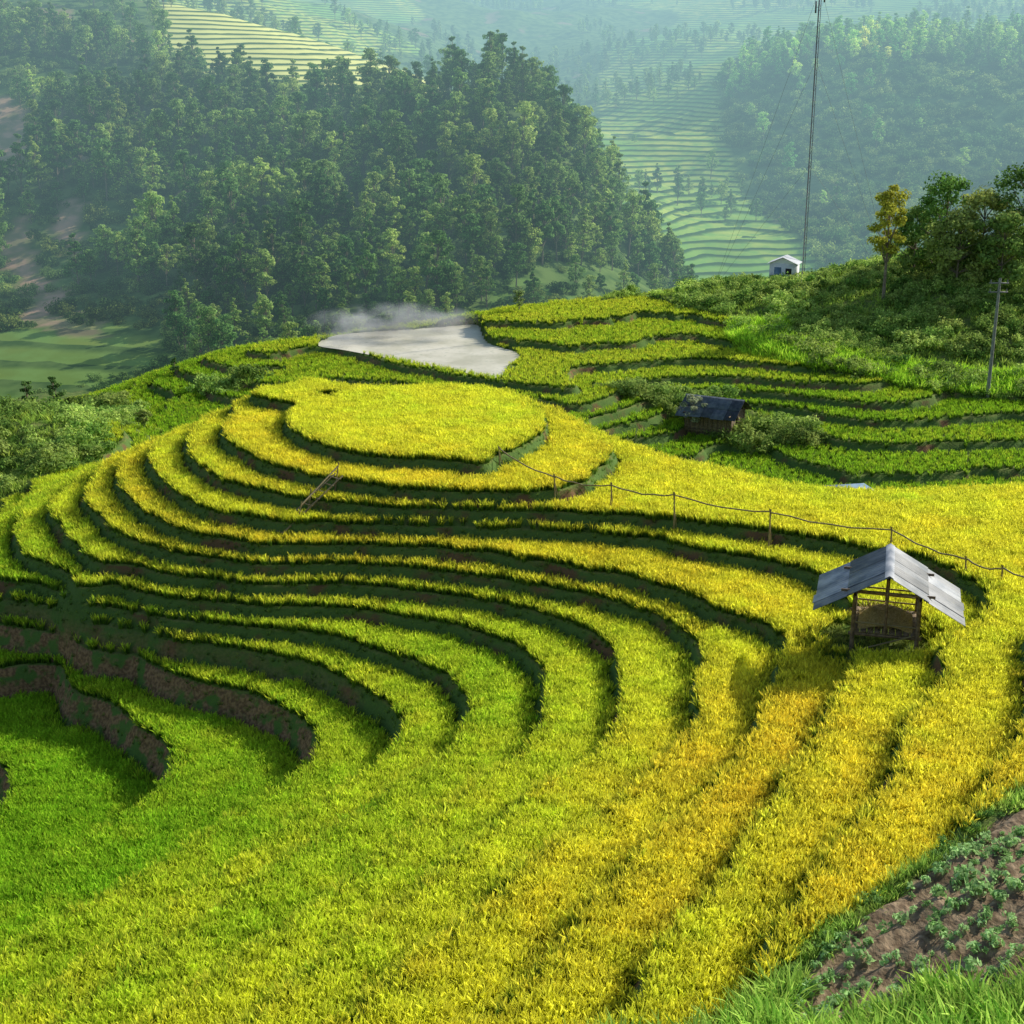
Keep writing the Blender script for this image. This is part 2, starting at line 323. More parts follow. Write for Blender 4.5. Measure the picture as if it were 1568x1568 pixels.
def tube(p0,p1,r0,r1,n=7):
    p0=np.array(p0,float);p1=np.array(p1,float); d=p1-p0; d/=np.linalg.norm(d)+1e-9
    a=np.cross(d,[0,0,1.] if abs(d[2])<.9 else [1.,0,0]); a/=np.linalg.norm(a); b=np.cross(d,a)
    th=np.arange(n)*2*math.pi/n; c=np.cos(th)[:,None]*a+np.sin(th)[:,None]*b
    V=np.r_[p0+c*r0,p1+c*r1]; F=[(i,(i+1)%n,n+(i+1)%n,n+i) for i in range(n)]
    return V,np.array(F)
def join(parts):
    Vs=[];Fs=[];M=[];R=[];o=0
    for V,F,mi,rv in parts:
        Vs.append(V);Fs.append(F+o);M+= [mi]*len(F);R.append(rv if rv is not None else np.full(len(V),.5));o+=len(V)
    return np.concatenate(Vs),np.concatenate(Fs),M,np.concatenate(R)
def tree_mesh(name,h,seed,kind='round',per=50,leaf=.33,mats=None,dolink=False,nclump=26):
    r=np.random.default_rng(seed); parts=[]; bend=r.normal(0,.03*h,2)
    pts=[np.array([bend[0]*(t**2),bend[1]*(t**2),h*t*.93]) for t in np.linspace(0,1,7)]
    r0=h*.014+.03
    for i in range(6): 
        V,F=tube(pts[i],pts[i+1],r0*(1-i/6.5),r0*(1-(i+1)/6.5)); parts.append((V,F,0,None))
    C=[];Rd=[]
    for i in range(nclump):
        t=(i+.5)/nclump
        if kind=='pine': zz=h*(.30+.68*t); er=h*.19*(1-t)**.8+.15; rd=h*(.07*(1-t)+.035)
        elif kind=='tall': zz=h*(.42+.56*t); er=h*.16*math.sin(math.pi*min(1,.15+t*.8))+.1; rd=h*.075
        elif kind=='bushy': zz=h*(.14+.80*t); er=h*.42*math.sin(math.pi*(.18+.76*t))**.7; rd=h*.13
        else: zz=h*(.38+.56*t); er=h*.30*math.sin(math.pi*(.12+.80*t))**.8; rd=h*.10
        a=i*2.4+r.normal(0,.5); q=er*r.uniform(.35,1.15); zz+=r.normal(0,.03*h)
        c=np.array([math.cos(a)*q,math.sin(a)*q,zz]); base=pts[min(6,int(zz/h*6*.85))]
        c[:2]+=base[:2]; C.append(c); Rd.append(rd*r.uniform(.65,1.35))
        V,F=tube(base,c,r0*.35,r0*.1,4); parts.append((V,F,0,None))
    V,F,rv=leafcloud(C,Rd,per,leaf,seed+5,.6 if kind!='pine' else .5); parts.append((V,F,1,rv))
    V,F,M,R=join(parts)
    return mk(name,V,F,mats or [M_bark,M_leafi],False,{"rv":('FLOAT',R)},dolink,M)
def coll(name,objs):
    c=bpy.data.collections.new(name)
    for o in objs: c.objects.link(o)
    return c
def scatter(name,pts,scl,pidx,tint,c,tilt=.12):
    n=len(pts)
    if n==0: return
    rot=np.c_[rng.normal(0,tilt,n),rng.normal(0,tilt,n),rng.uniform(0,6.283,n)]
    me=bpy.data.meshes.new(name); me.vertices.add(n); me.vertices.foreach_set("co",np.asarray(pts,np.float32).ravel())
    def A(nm,ty,val,f): at=me.attributes.new(nm,ty,'POINT'); at.data.foreach_set(f,np.asarray(val).ravel())
    A('rot','FLOAT_VECTOR',rot.astype(np.float32),'vector'); A('scl','FLOAT_VECTOR',(np.asarray(scl)[:,None]*np.ones(3)).astype(np.float32),'vector')
    A('pidx','INT',np.asarray(pidx,np.int32),'value'); A('tint','FLOAT_COLOR',np.c_[np.clip(tint,0,1),np.ones(n)].astype(np.float32),'color')
    o=link(bpy.data.objects.new(name,me))
    ng=bpy.data.node_groups.new(name+"_scatter",'GeometryNodeTree')
    ng.interface.new_socket("Geometry",in_out='INPUT',socket_type='NodeSocketGeometry'); ng.interface.new_socket("Geometry",in_out='OUTPUT',socket_type='NodeSocketGeometry')
    N=ng.nodes;L=ng.links; gi=N.new("NodeGroupInput");go=N.new("NodeGroupOutput"); ip=N.new("GeometryNodeInstanceOnPoints"); ci=N.new("GeometryNodeCollectionInfo")
    ci.inputs[0].default_value=c; ci.inputs[1].default_value=True; ci.inputs[2].default_value=True
    def NA(nm,ty): a=N.new("GeometryNodeInputNamedAttribute"); a.data_type=ty; a.inputs[0].default_value=nm; return a.outputs[0]
    L.new(gi.outputs[0],ip.inputs["Points"]); L.new(ci.outputs[0],ip.inputs["Instance"]); ip.inputs["Pick Instance"].default_value=True
    L.new(NA('pidx','INT'),ip.inputs["Instance Index"]); L.new(NA('rot','FLOAT_VECTOR'),ip.inputs["Rotation"]); L.new(NA('scl','FLOAT_VECTOR'),ip.inputs["Scale"])
    L.new(ip.outputs[0],go.inputs[0]); md=o.modifiers.new("scatter",'NODES'); md.node_group=ng
    return o
rice_p=[];tufts=[]
for i in range(5):
    a=blades(14,.10,.34,.54,.032,.32,.75,2,i); b=blades(11,.09,.42,.56,.036,.25,1.3,3,50+i,.7)
    V=np.r_[a[0],b[0]];F=np.r_[a[1],b[1]+len(a[0])]; H=np.array(a[2]+b[2]);R=np.array(a[3]+b[3]); tufts.append((V,F,H,R))
    rice_p.append(mk("rice_tuft",V,F,M_rice,False,{"h":('FLOAT',H),"rv":('FLOAT',R)},False))
C_rice=coll("rice_tufts",rice_p)
stands=[]
for i in range(6):
    r=np.random.default_rng(900+i); Vs=[];Fs=[];Hs=[];Rs=[];o=0
    for gx_ in range(-2,3):
        for gy_ in range(-2,3):
            if abs(gx_)==2 and abs(gy_)==2: continue
            V,F,H,R=tufts[r.integers(0,5)]; a=r.uniform(0,6.28); s=r.uniform(.78,1.12)
            W=np.c_[(V[:,0]*math.cos(a)-V[:,1]*math.sin(a))*s+gx_*.19+r.uniform(-.07,.07),(V[:,0]*math.sin(a)+V[:,1]*math.cos(a))*s+gy_*.19+r.uniform(-.07,.07),V[:,2]*s]
            Vs.append(W);Fs.append(F+o);Hs.append(H);Rs.append(np.clip(R*.65+r.uniform(0,.35),0,1));o+=len(V)
    stands.append(mk("rice_stand",np.concatenate(Vs),np.concatenate(Fs),M_rice,False,{"h":('FLOAT',np.concatenate(Hs)),"rv":('FLOAT',np.concatenate(Rs))},False))
C_stand=coll("rice_stands",stands)
gr=[]
for i in range(4):
    a=blades(24,.16,.2,.55,.034,.9,1.2,3,100+i,.1); gr.append(mk("grass_tuft",a[0],a[1],M_grass,False,{"h":('FLOAT',a[2]),"rv":('FLOAT',a[3])},False))
C_grass=coll("grass_tufts",gr)
bs=[]
for i in range(4):
    r=np.random.default_rng(200+i); cs=[(r.normal(0,.4),r.normal(0,.4),r.uniform(.2,.8)) for _ in range(9)]
    V,F,rv=leafcloud(cs,r.uniform(.25,.5,9),60,.10,300+i); bs.append(mk("bush",V,F,M_leafi,False,{"rv":('FLOAT',rv)},False))
C_bush=coll("bushes",bs)
sp_=[]
for i in range(3):
    V,F,rv=leafcloud([(0,0,.10)],[.17],26,.075,400+i,.5); sp_.append(mk("seedling",V,F,M_leafi,False,{"rv":('FLOAT',rv)},False))
C_seed=coll("seedlings",sp_)
tp=[tree_mesh("tree",9,500,'round'),tree_mesh("tree",11,501,'pine'),tree_mesh("tree",12,502,'tall'),tree_mesh("tree",12,503,'pine'),tree_mesh("tree",11,504,'tall'),tree_mesh("tree",13,505,'tall')]
C_tree=coll("trees",tp)
# ------------------------------------------------------------------ rice
def candidates(x0,x1,y0,y1,sx,bear=.43,jit=.45):
    gx_,gy_=np.meshgrid(np.arange(x0,x1,sx),np.arange(y0,y1,sx)); gx_=gx_.ravel()+rng.uniform(-jit,jit,gx_.size)*sx; gy_=gy_.ravel()+rng.uniform(-jit,jit,gy_.size)*sx
    m=np.abs(gx_)<bear*gy_+2; return gx_[m],gy_[m]
RIPE=np.array([.96,.80,.07]); GREEN=np.array([.38,.64,.035]); LIME=np.array([.84,.88,.07])
Lraw=np.where(nearz,np.interp(Z,LZ,LV),Z/S)
def rice_tint(x,y,rnd=.10):
    L_=samp(Lraw,x,y); kk=np.floor(L_)
    ripe_or_sunlit=.08+.27*(kk>=-6)+.05*(kk>=-4)+.13*(kk>=-9)+.10*(kk>=-11)+.22*(hsh(kk,0,5)-.5)+.34*(fbm(x*.12,y*.12,21)-.45)+.3*(fbm(x*.9,y*.9,22)-.45)
    ripe_or_sunlit+=.20*sstep(0,9,x)*sstep(46,38,y)-.08*sstep(-12,-22,x)*(y<66)
    ripe_or_sunlit=np.clip(ripe_or_sunlit+rng.normal(0,rnd,len(x)),0,1)[:,None]
    c=np.where(ripe_or_sunlit<.5,GREEN+(LIME-GREEN)*ripe_or_sunlit*2,LIME+(RIPE-LIME)*(ripe_or_sunlit*2-1))
    return c*rng.uniform(.80 if rnd>.05 else .9,1.1,(len(x),1))
cell=.66
cx_,cy_=np.meshgrid(np.arange(-45,50,cell),np.arange(22,86,cell)); cx_=cx_.ravel();cy_=cy_.ravel()
mi_=(np.abs(cx_)<.43*cy_+2)&near(interior,cx_,cy_)
h0=samp(ZT,cx_,cy_)
for dx_,dy_ in ((.3,.3),(-.3,.3),(.3,-.3),(-.3,-.3)): mi_&=near(ricemask,cx_+dx_,cy_+dy_)&(np.abs(samp(ZT,cx_+dx_,cy_+dy_)-h0)<.12)
full=set(zip(np.round((cx_[mi_]+45)/cell).astype(int),np.round((cy_[mi_]-22)/cell).astype(int)))
xa,ya=cx_[mi_]+rng.uniform(-.05,.05,mi_.sum()),cy_[mi_]+rng.uniform(-.05,.05,mi_.sum())
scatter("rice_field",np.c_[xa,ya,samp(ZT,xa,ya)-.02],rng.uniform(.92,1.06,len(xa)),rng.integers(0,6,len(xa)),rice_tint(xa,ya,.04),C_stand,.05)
x,y=candidates(-45,50,22,86,.2); m=near(ricemask,x,y); x,y=x[m],y[m]
ci_=np.round((x+45)/cell).astype(int); cj_=np.round((y-22)/cell).astype(int)
m=np.array([(a,b) not in full for a,b in zip(ci_,cj_)]); x,y=x[m],y[m]
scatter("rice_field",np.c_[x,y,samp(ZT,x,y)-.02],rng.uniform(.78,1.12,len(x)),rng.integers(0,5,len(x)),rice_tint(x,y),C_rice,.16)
n0=len(x)
x,y=candidates(-64,68,86,150,.36,.45); m=near(ricemask,x,y); x,y=x[m],y[m]
t=rice_tint(x,y)
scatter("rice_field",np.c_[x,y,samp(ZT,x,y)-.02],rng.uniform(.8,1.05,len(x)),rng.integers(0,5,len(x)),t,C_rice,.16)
n1=len(x)
x,y=candidates(-45,50,24,86,.24); m=near(bankmask,x,y)&(rng.random(len(x))<.75-.5*samp(low,x,y)); x,y=x[m],y[m]
t=np.array([.12,.25,.04])+rng.random((len(x),1))*np.array([.18,.18,.03])
scatter("bank_weeds",np.c_[x,y,samp(ZT,x,y)-.05],rng.uniform(.3,.6,len(x)),rng.integers(0,4,len(x)),t,C_grass,.4)
x,y=candidates(-10,25,20,48,.16); m=near(m_edge,x,y)&(~near(m_plot,x,y)|(y<24.3+.4*np.sin(x*1.7)))&(fbm(x*1.1,y*1.1,91)>.34); x,y=x[m],y[m]
t=(np.array([.26,.50,.07])+rng.random((len(x),1))*np.array([.4,.36,.10]))*(.5+1.0*fbm(x*.8,y*.8,93)[:,None])
scatter("foreground_grass",np.c_[x,y,samp(ZT,x,y)-.03],rng.uniform(.4,1.35,len(x))*np.where(y<26,1.4,.7),rng.integers(0,4,len(x)),t,C_grass,.22)
x,y=candidates(hutp[0]-3,hutp[0]+3,hutp[1]-2,hutp[1]+5,.2); r_=np.hypot(x-hutp[0],y-hutp[1]-1.2); m=(r_<2.4)&(rng.random(len(x))<.55); x,y=x[m],y[m]
scatter("hut_yard_grass",np.c_[x,y,samp(ZT,x,y)-.02],rng.uniform(.35,.8,len(x)),rng.integers(0,4,len(x)),np.array([.3,.4,.08])+rng.random((len(x),1))*.2*np.array([1,.8,.2]),C_grass,.25)
x,y=candidates(-10,25,20,48,.6); m=near(m_edge,x,y)&~near(m_plot,x,y)&(rng.random(len(x))<.5); x,y=x[m],y[m]
t=(np.array([.14,.30,.07])+rng.random((len(x),1))*np.array([.2,.22,.08]))
scatter("edge_weeds",np.c_[x,y,samp(ZT,x,y)-.05],rng.uniform(.18,.42,len(x)),rng.integers(0,4,len(x)),t,C_bush,.2)
x,y=candidates(0,25,20,48,.22); rr=x*math.sin(ang)-y*math.cos(ang); m=near(m_plot,x,y)&(np.sin(rr*2*math.pi/.75)>-.2)&(fbm(x*.8,y*.8,95)>.33)&(rng.random(len(x))<.85); x,y=x[m],y[m]
t=np.array([.28,.48,.16])+rng.random((len(x),1))*np.array([.25,.28,.18])
scatter("vegetable_seedlings",np.c_[x,y,samp(ZT,x,y)],rng.uniform(.4,1.3,len(x)),rng.integers(0,3,len(x)),t,C_seed,.2)
x,y=candidates(-64,68,74,165,.95,.47); m=(near(m_shrub,x,y)|near(m_lm,x,y)); m&=fbm(x*.25,y*.25,33)>.36; x,y=x[m],y[m]
t=(np.array([.20,.36,.07])+rng.random((len(x),1))*np.array([.36,.32,.10]))*(.35+1.3*fbm(x*.2,y*.2,31)[:,None])
scatter("hillside_shrubs",np.c_[x,y,samp(ZT,x,y)-.15],rng.uniform(.4,1.35,len(x))**1.2,rng.integers(0,4,len(x)),t,C_bush,.15)
x,y=candidates(-64,68,74,150,.5,.47); m=(near(m_shrub,x,y)|near(m_lm,x,y))&(rng.random(len(x))<.7); x,y=x[m],y[m]
t=(np.array([.28,.48,.07])+rng.random((len(x),1))*np.array([.36,.30,.06]))
scatter("hillside_grass",np.c_[x,y,samp(ZT,x,y)-.1],rng.uniform(.8,1.8,len(x)),rng.integers(0,4,len(x)),t,C_grass,.15)
pg=[at_y(*p) for p in [(1115,520,124),(1120,480,129),(1210,480,127),(1200,520,122),(1300,548,118),(1568,575,114),(1700,590,112),(1700,620,109),(1400,603,111),(1250,582,114),(1140,560,119)]]
x,y=candidates(0,68,100,140,.3,.47); m=inpoly(x,y,pg); x,y=x[m],y[m]
t=(np.array([.42,.72,.06])+rng.random((len(x),1))*np.array([.25,.2,.02]))
scatter("tall_grass",np.c_[x,y,samp(ZT,x,y)-.1],rng.uniform(1.4,2.4,len(x)),rng.integers(0,4,len(x)),t,C_grass,.12)
print("plants",len(xa),n0,n1,time.time()-T0)
# ------------------------------------------------------------------ pale smoky paddy
m_,N,L=newmat("pale_paddy"); p=N.new("ShaderNodeBsdfPrincipled"); p.inputs["Roughness"].default_value=.5; p.inputs["Specular IOR Level"].default_value=.5
pc=mixc(N,L,ramp(N,L,noise(N,L,.3,8),.35,.65),(.56,.52,.37),(.80,.74,.58)); pc=mixc(N,L,ramp(N,L,noise(N,L,2.5,6),.55,.8),pc,(.42,.43,.28))
L.new(pc,p.inputs[0]); out(N,L,p.outputs[0])
me=bpy.data.meshes.new("flooded_paddy"); me.from_pydata([(q[0],q[1],-5.53) for q in pond],[],[tuple(range(len(pond)))]); me.materials.append(m_); link(bpy.data.objects.new("flooded_paddy",me))
q=at_z(560,520,-5.5)
m_,N,L=newmat("smoke"); tc=N.new("ShaderNodeTexCoord"); mp=N.new("ShaderNodeMapping"); L.new(tc.outputs["Object"],mp.inputs[0]); mp.inputs["Scale"].default_value=(.28,.4,.6)
nn=noise(N,L,1.0,4,mp.outputs[0]); vl=N.new("ShaderNodeVectorMath"); vl.operation='LENGTH'; m2=N.new("ShaderNodeMapping"); L.new(tc.outputs["Object"],m2.inputs[0]); m2.inputs["Scale"].default_value=(1/8.5,1/3.2,1/2.0)
L.new(m2.outputs[0],vl.inputs[0]); fall=N.new("ShaderNodeMapRange"); fall.inputs[1].default_value=1; fall.inputs[2].default_value=.2; L.new(vl.outputs["Value"],fall.inputs[0])
mu=N.new("ShaderNodeMath"); mu.operation='MULTIPLY'; L.new(ramp(N,L,nn,.42,.70),mu.inputs[0]); L.new(fall.outputs[0],mu.inputs[1])
mu2=N.new("ShaderNodeMath"); mu2.operation='MULTIPLY'; mu2.inputs[1].default_value=.9; L.new(mu.outputs[0],mu2.inputs[0])
vs=N.new("ShaderNodeVolumeScatter"); vs.inputs["Color"].default_value=(.95,.97,1,1); vs.inputs["Anisotropy"].default_value=.3; L.new(mu2.outputs[0],vs.inputs["Density"])
o_=N.new("ShaderNodeOutputMaterial"); L.new(vs.outputs[0],o_.inputs["Volume"])
def hull(name,c,s,mat):
    V,F=[],[]; n,mm=16,9
    for j in range(mm):
        ph=math.pi*(j+.5)/mm
        for i in range(n): V.append((s[0]*math.sin(ph)*math.cos(i*2*math.pi/n),s[1]*math.sin(ph)*math.sin(i*2*math.pi/n),s[2]*math.cos(ph)))
    for j in range(mm-1):
        for i in range(n): F.append((j*n+i,(j+1)*n+i,(j+1)*n+(i+1)%n,j*n+(i+1)%n))
    F+= [tuple(range(n)),tuple(range((mm-1)*n,mm*n))[::-1]]
    me=bpy.data.meshes.new(name); me.from_pydata(V,[],F); me.materials.append(mat); o=link(bpy.data.objects.new(name,me)); o.location=c; return o
hull("smoke",(q[0]+2.5,q[1]+1,-4.1),(8.5,3.2,2.0),m_)
q2=at_z(505,526,-5.5); sm=hull("smoke",(q2[0]+1.6,q2[1]-1.5,-4.0),(8.5,3.2,2.0),m_); sm.scale=(.34,.55,1.0); sm.rotation_euler=(0,math.radians(-28),0)
# ------------------------------------------------------------------ built things
def empty(name,loc,yaw=0):
    e=bpy.data.objects.new(name,None); e.location=loc; e.rotation_euler=(0,0,yaw); e.empty_display_size=.3; link(e); return e
def child(par,o): o.parent=par; return o
def boxm(c,s):
    x,y,z=c; a,b,h=s[0]/2,s[1]/2,s[2]/2
    V=np.array([(x+i*a,y+j*b,z+k*h) for k in(-1,1) for j in(-1,1) for i in(-1,1)],float)
    return V,np.array([(0,2,3,1),(4,5,7,6),(0,1,5,4),(2,6,7,3),(0,4,6,2),(1,3,7,5)])
def part(par,name,parts,mats,smooth=False):
    V,F,M,R=join(parts); return child(par,mk(name,V,F,mats,smooth,{"rv":('FLOAT',R)},True,M))
def roofside(sgn,half,rise,zr,y0,y1,nsheet,seed,th=.035):
    r=np.random.default_rng(seed); parts=[]; wd=(y1-y0)/nsheet
    for row_ in range(2):
        for s in range(nsheet):
            a=y0+s*wd-.06; b=a+wd+.10; t0=.52*row_-(.05 if row_ else 0); t1=.55 if row_==0 else 1+r.uniform(-.04,.06)
            nn=14; tt=np.array([t0,t1]); off=(.03 if row_==0 else 0)+(s%2)*.012+r.uniform(0,.01)
            yy=np.linspace(a,b,nn); V=[]
            for q in (0,1):
                for t in tt:
                    for i,yv in enumerate(yy):
                        V.append((sgn*half*t,yv,zr-rise*t+off+.018*math.sin(yv*2*math.pi/.22)-q*th*.5))
            F=[]
            for i in range(nn-1):
                F.append((i,i+1,nn+i+1,nn+i)); F.append((2*nn+i,3*nn+i,3*nn+i+1,2*nn+i+1))
                F.append((nn+i,nn+i+1,3*nn+i+1,3*nn+i))
            parts.append((np.array(V),np.array(F),0,np.full(4*nn,r.random())))
    return parts
def hut(name,loc,yaw,half,rise,zr,ln,bw,bd,roofmat,floor=.75,straw=True,walls=False,seed=1):
    e=empty(name,loc,yaw); y0,y1=-.45,ln-.45; sl_=rise/half
    part(e,"roof_left",roofside(-1,half,rise,zr,y0,y1,5,seed),[roofmat]); part(e,"roof_right",roofside(1,half,rise,zr,y0,y1,5,seed+1),[roofmat])
    rc=[(np.array([(-.16,y0-.05,zr-.03),(0,y0-.05,zr+.07),(.16,y0-.05,zr-.03),(-.16,y1+.05,zr-.03),(0,y1+.05,zr+.07),(.16,y1+.05,zr-.03)]),np.array([(0,1,4,3),(1,2,5,4)]),0,np.full(6,.9))]
    part(e,"ridge_cap",rc,[roofmat])
    ps=[]; 
    for sx_ in(-1,1):
        for yy in (0,bd):
            zt=zr-sl_*bw-.08; V,F=tube((sx_*bw,yy,-.4),(sx_*bw,yy,zt),.085,.07,8); ps.append((V,F,0,None))
    for yy in (0,bd): V,F=tube((0,yy,floor if not walls else -.2),(0,yy,zr-.08),.055,.05); ps.append((V,F,0,None))
    part(e,"posts",ps,[M_wood])
    bm=[]
    ze=zr-sl_*bw-.13
    for yy in (0,bd):
        V,F=tube((-bw-.5,yy,ze),(bw+.5,yy,ze),.05,.05); bm.append((V,F,0,None))
        for sx_ in(-1,1): V,F=tube((0,yy,zr-.05),(sx_*half*.95,yy,zr-.05-rise*.95),.04,.035); bm.append((V,F,0,None))
    for sx_ in(-1,1): V,F=tube((sx_*bw,-.3,ze-.05),(sx_*bw,bd+.3,ze-.05),.05,.05); bm.append((V,F,0,None))
    V,F=tube((0,y0,zr-.07),(0,y1,zr-.07),.05,.05); bm.append((V,F,0,None))
    part(e,"beams_and_rafters",bm,[M_wood])
    fl=[]; nb=9
    for i in range(nb):
        xx=-bw+(i+.5)*2*bw/nb; V,F=boxm((xx,bd/2,floor+.004*(i%2)),(2*bw/nb-.03,bd+.1,.05)); fl.append((V,F,0,None))
    for yy in(0,bd): V,F=boxm((0,yy,floor-.09),(2*bw+.3,.09,.10)); fl.append((V,F,0,None))
    part(e,"floor_platform",fl,[M_wood])
    rl=[]
    for yy,zs in ((0,(.35,)),(bd,(.35,.6,.85))):
        for z_ in zs: V,F=tube((-bw,yy,floor+z_),(bw,yy,floor+z_-.03),.035,.03,6); rl.append((V,F,0,None))
    for sx_ in(-1,1):
        for z_ in(.3,.55): V,F=tube((sx_*bw,0,floor+z_),(sx_*bw,bd,floor+z_),.03,.03,6); rl.append((V,F,0,None))
    V,F=tube((-bw+.1,-.05,.05),(bw-.2,-.05,floor),.03,.03,6); rl.append((V,F,0,None))
    part(e,"rails",rl,[M_bamboo])
    if straw:
        a=blades(500,.8,.3,.8,.02,1.6,.8,2,77,.5); V=a[0].copy(); V[:,0]*=bw*.95; V[:,1]=V[:,1]*bd*.5+bd/2; V[:,2]=V[:,2]*.9+floor+.03
        child(e,mk("straw_heap",V,a[1],M_straw))
        nn=16; U,W=np.meshgrid(np.linspace(-1,1,nn),np.linspace(-1,1,nn)); zz=floor+.03+.5*np.clip(1-(U**2+W**2)*.6,0,1)*(.6+.8*fbm(U*2+5,W*2+5,8))
        idx_=np.arange(nn*nn).reshape(nn,nn); FF=np.stack([idx_[:-1,:-1],idx_[:-1,1:],idx_[1:,1:],idx_[1:,:-1]],-1).reshape(-1,4)
        child(e,mk("straw_pile",np.stack([U*bw*.85,W*bd*.42+bd/2,zz],-1).reshape(-1,3),FF,M_straw,True))
    if walls:
        wl=[]; nb=14
        for i in range(nb):
            xx=-bw+(i+.5)*2*bw/nb
            if 5<=i<=7: continue
            V,F=boxm((xx,.03,ze/2-.1),(2*bw/nb-.02,.04,ze+.2)); wl.append((V,F,0,None))
        for i in range(10):
            for sx_ in (-1,1): V,F=boxm((sx_*bw,bd*(i+.5)/10,ze/2-.1),(.04,bd/10-.02,ze+.2)); wl.append((V,F,0,None))
        part(e,"plank_walls",wl,[M_wood])
        V,F=boxm((0,bd-.1,ze/2),(2*bw-.1,.05,ze)); part(e,"back_wall",[(V,F,0,None)],[M_wood])
    return e
hut("field_hut",(hutp[0],hutp[1],-2.1),math.radians(-15),2.55,1.45,3.1,3.6,1.12,2.4,M_tin,.8,True,False,3)
h2=hit(1128,668); hut("farm_hut",(h2.x,h2.y,h2.z-.1),math.radians(62),2.1,1.1,2.9,4.6,1.5,3.6,M_darkroof,.3,False,True,9)
b0=at_y(1300,770,80); bx,by=b0[0],b0[1]; e=empty("blue_roof_shelter",(bx,by,gz(bx,by)),.2)
top=b0[2]-gz(bx,by)+.3; top=max(1.6,min(top,3.4))
part(e,"roof",[(*boxm((0,0,top),(2.6,1.8,.06)),0,None)],[M_blue])
part(e,"posts",[(*tube((sx_*1.1,sy_*.75,-.3),(sx_*1.1,sy_*.75,top-.03),.05,.05),0,None) for sx_ in(-1,1) for sy_ in(-1,1)],[M_wood])
pts=[]
for u,vb,vt in [(765,712,699),(850,765,733),(935,784,744),(1032,824,760),(1176,850,785),(1363,846,812),(1478,886,861),(1532,900,880),(1640,930,905)]:
    q=hit(u,vb); dep=q.y*cp+(CZ-q.z)*sp; h=max(.8,(vb-vt)*dep/FPX/math.cos(.35)); pts.append((q,h))
o0=pts[0][0]; e=empty("bamboo_water_pipe",o0)
pp=[];pi=[]
for i,(q,h) in enumerate(pts):
    a=q-o0; ln_=random.uniform(-.06,.06)
    V,F=tube((a.x,a.y,a.z-.3),(a.x+ln_,a.y,a.z+h+.12),.04,.032,6); pp.append((V,F,0,None))
    V,F=tube((a.x+.18,a.y+.1,a.z-.3),(a.x-.05+ln_,a.y,a.z+h+.15),.025,.02,6); pp.append((V,F,0,None))
    if i:
        n=6; a0=pts[i-1][0]-o0; h0_=pts[i-1][1]; 
        for j in range(n):
            def pt(t): 
                b=a0.lerp(a,t); return (b.x,b.y,a0.z+h0_+(a.z+h-a0.z-h0_)*t-.18*math.sin(math.pi*t)+.03*math.sin(t*17+i))
            V,F=tube(pt(j/n),pt((j+1)/n),.032,.032,6); pi.append((V,F,0,None))
part(e,"posts",pp,[M_bamboo]); part(e,"pipe",pi,[M_bamboo])
a=hit(422,826); b=hit(520,750); e=empty("bamboo_ladder",a); d=b-a; d.z+=.5; s_=Vector((-d.y,d.x,0)).normalized()*.28
lp=[]
for sg in(-1,1): lp.append((*tube(s_*sg+Vector((0,0,.15)),d+s_*sg+Vector((0,0,.2)),.05,.04,6),0,None))
for i in range(9):
    c_=d*((i+.5)/9)+Vector((0,0,.19)); lp.append((*tube(c_-s_*1.4,c_+s_*1.4,.03,.03,6),0,None))
for q,hh in ((hit(470,790),1.3),(hit(512,752),1.4),(hit(455,800),1.0)):
    c_=q-a; lp.append((*tube(c_-Vector((0,0,.2)),c_+Vector((.25,0,hh)),.04,.03,6),0,None))
lp.append((*tube(hit(455,800)-a+Vector((.2,0,.8)),hit(512,752)-a+Vector((.2,0,1.2)),.035,.035,6),0,None))
part(e,"rails_and_rungs",lp,[M_bamboo])
q=at_y(1229,428,146); zb=gz(q[0],q[1]); e=empty("radio_mast",(q[0],q[1],zb)); H=31; ms=[]
for i in range(3):
    a_=i*2.094; ox,oy=.14*math.cos(a_),.14*math.sin(a_); ms.append((*tube((ox,oy,0),(ox,oy,H),.035,.03,5),0,None))
for i in range(62):
    z_=i*.5; a0=(i%3)*2.094; a1=((i+1)%3)*2.094
    ms.append((*tube((.14*math.cos(a0),.14*math.sin(a0),z_),(.14*math.cos(a1),.14*math.sin(a1),z_+.5),.018,.018,4),0,None))
part(e,"lattice",ms,[M_steel])
an=[]
for z_,o_ in ((28.0,.45),(29.0,-.45),(30.0,.4),(27,-.35)):
    an.append((*tube((0,0,z_),(o_,0,z_),.02,.02,4),0,None)); an.append((*boxm((o_,0,z_),(.14,.14,1.1)),0,None))
an.append((*tube((0,0,H),(0,0,H+2.2),.02,.01,4),0,None)); part(e,"antennas",an,[M_steel])
gy_=[]
for a_ in (.3,2.4,4.5):
    for hh in (12,22,29): gy_.append((*tube((0,0,hh),(11*math.cos(a_),11*math.sin(a_),-1.5),.012,.012,4),0,None))
part(e,"guy_wires",gy_,[M_steel])
q=at_y(1200,432,145); zb=gz(q[0],q[1]); e=empty("white_shed",(q[0],q[1],zb+.2),math.radians(-20))
part(e,"walls",[(*boxm((0,0,.8),(2.7,2.2,2.4)),0,None)],[M_wall])
gb=np.array([(-1.35,-1.1,2.0),(1.35,-1.1,2.0),(0,-1.1,2.55),(-1.35,1.1,2.0),(1.35,1.1,2.0),(0,1.1,2.55)])
me=bpy.data.meshes.new("gables"); me.from_pydata([tuple(v) for v in gb],[],[(0,1,2),(4,3,5)]); me.materials.append(M_wall); child(e,link(bpy.data.objects.new("gables",me)))
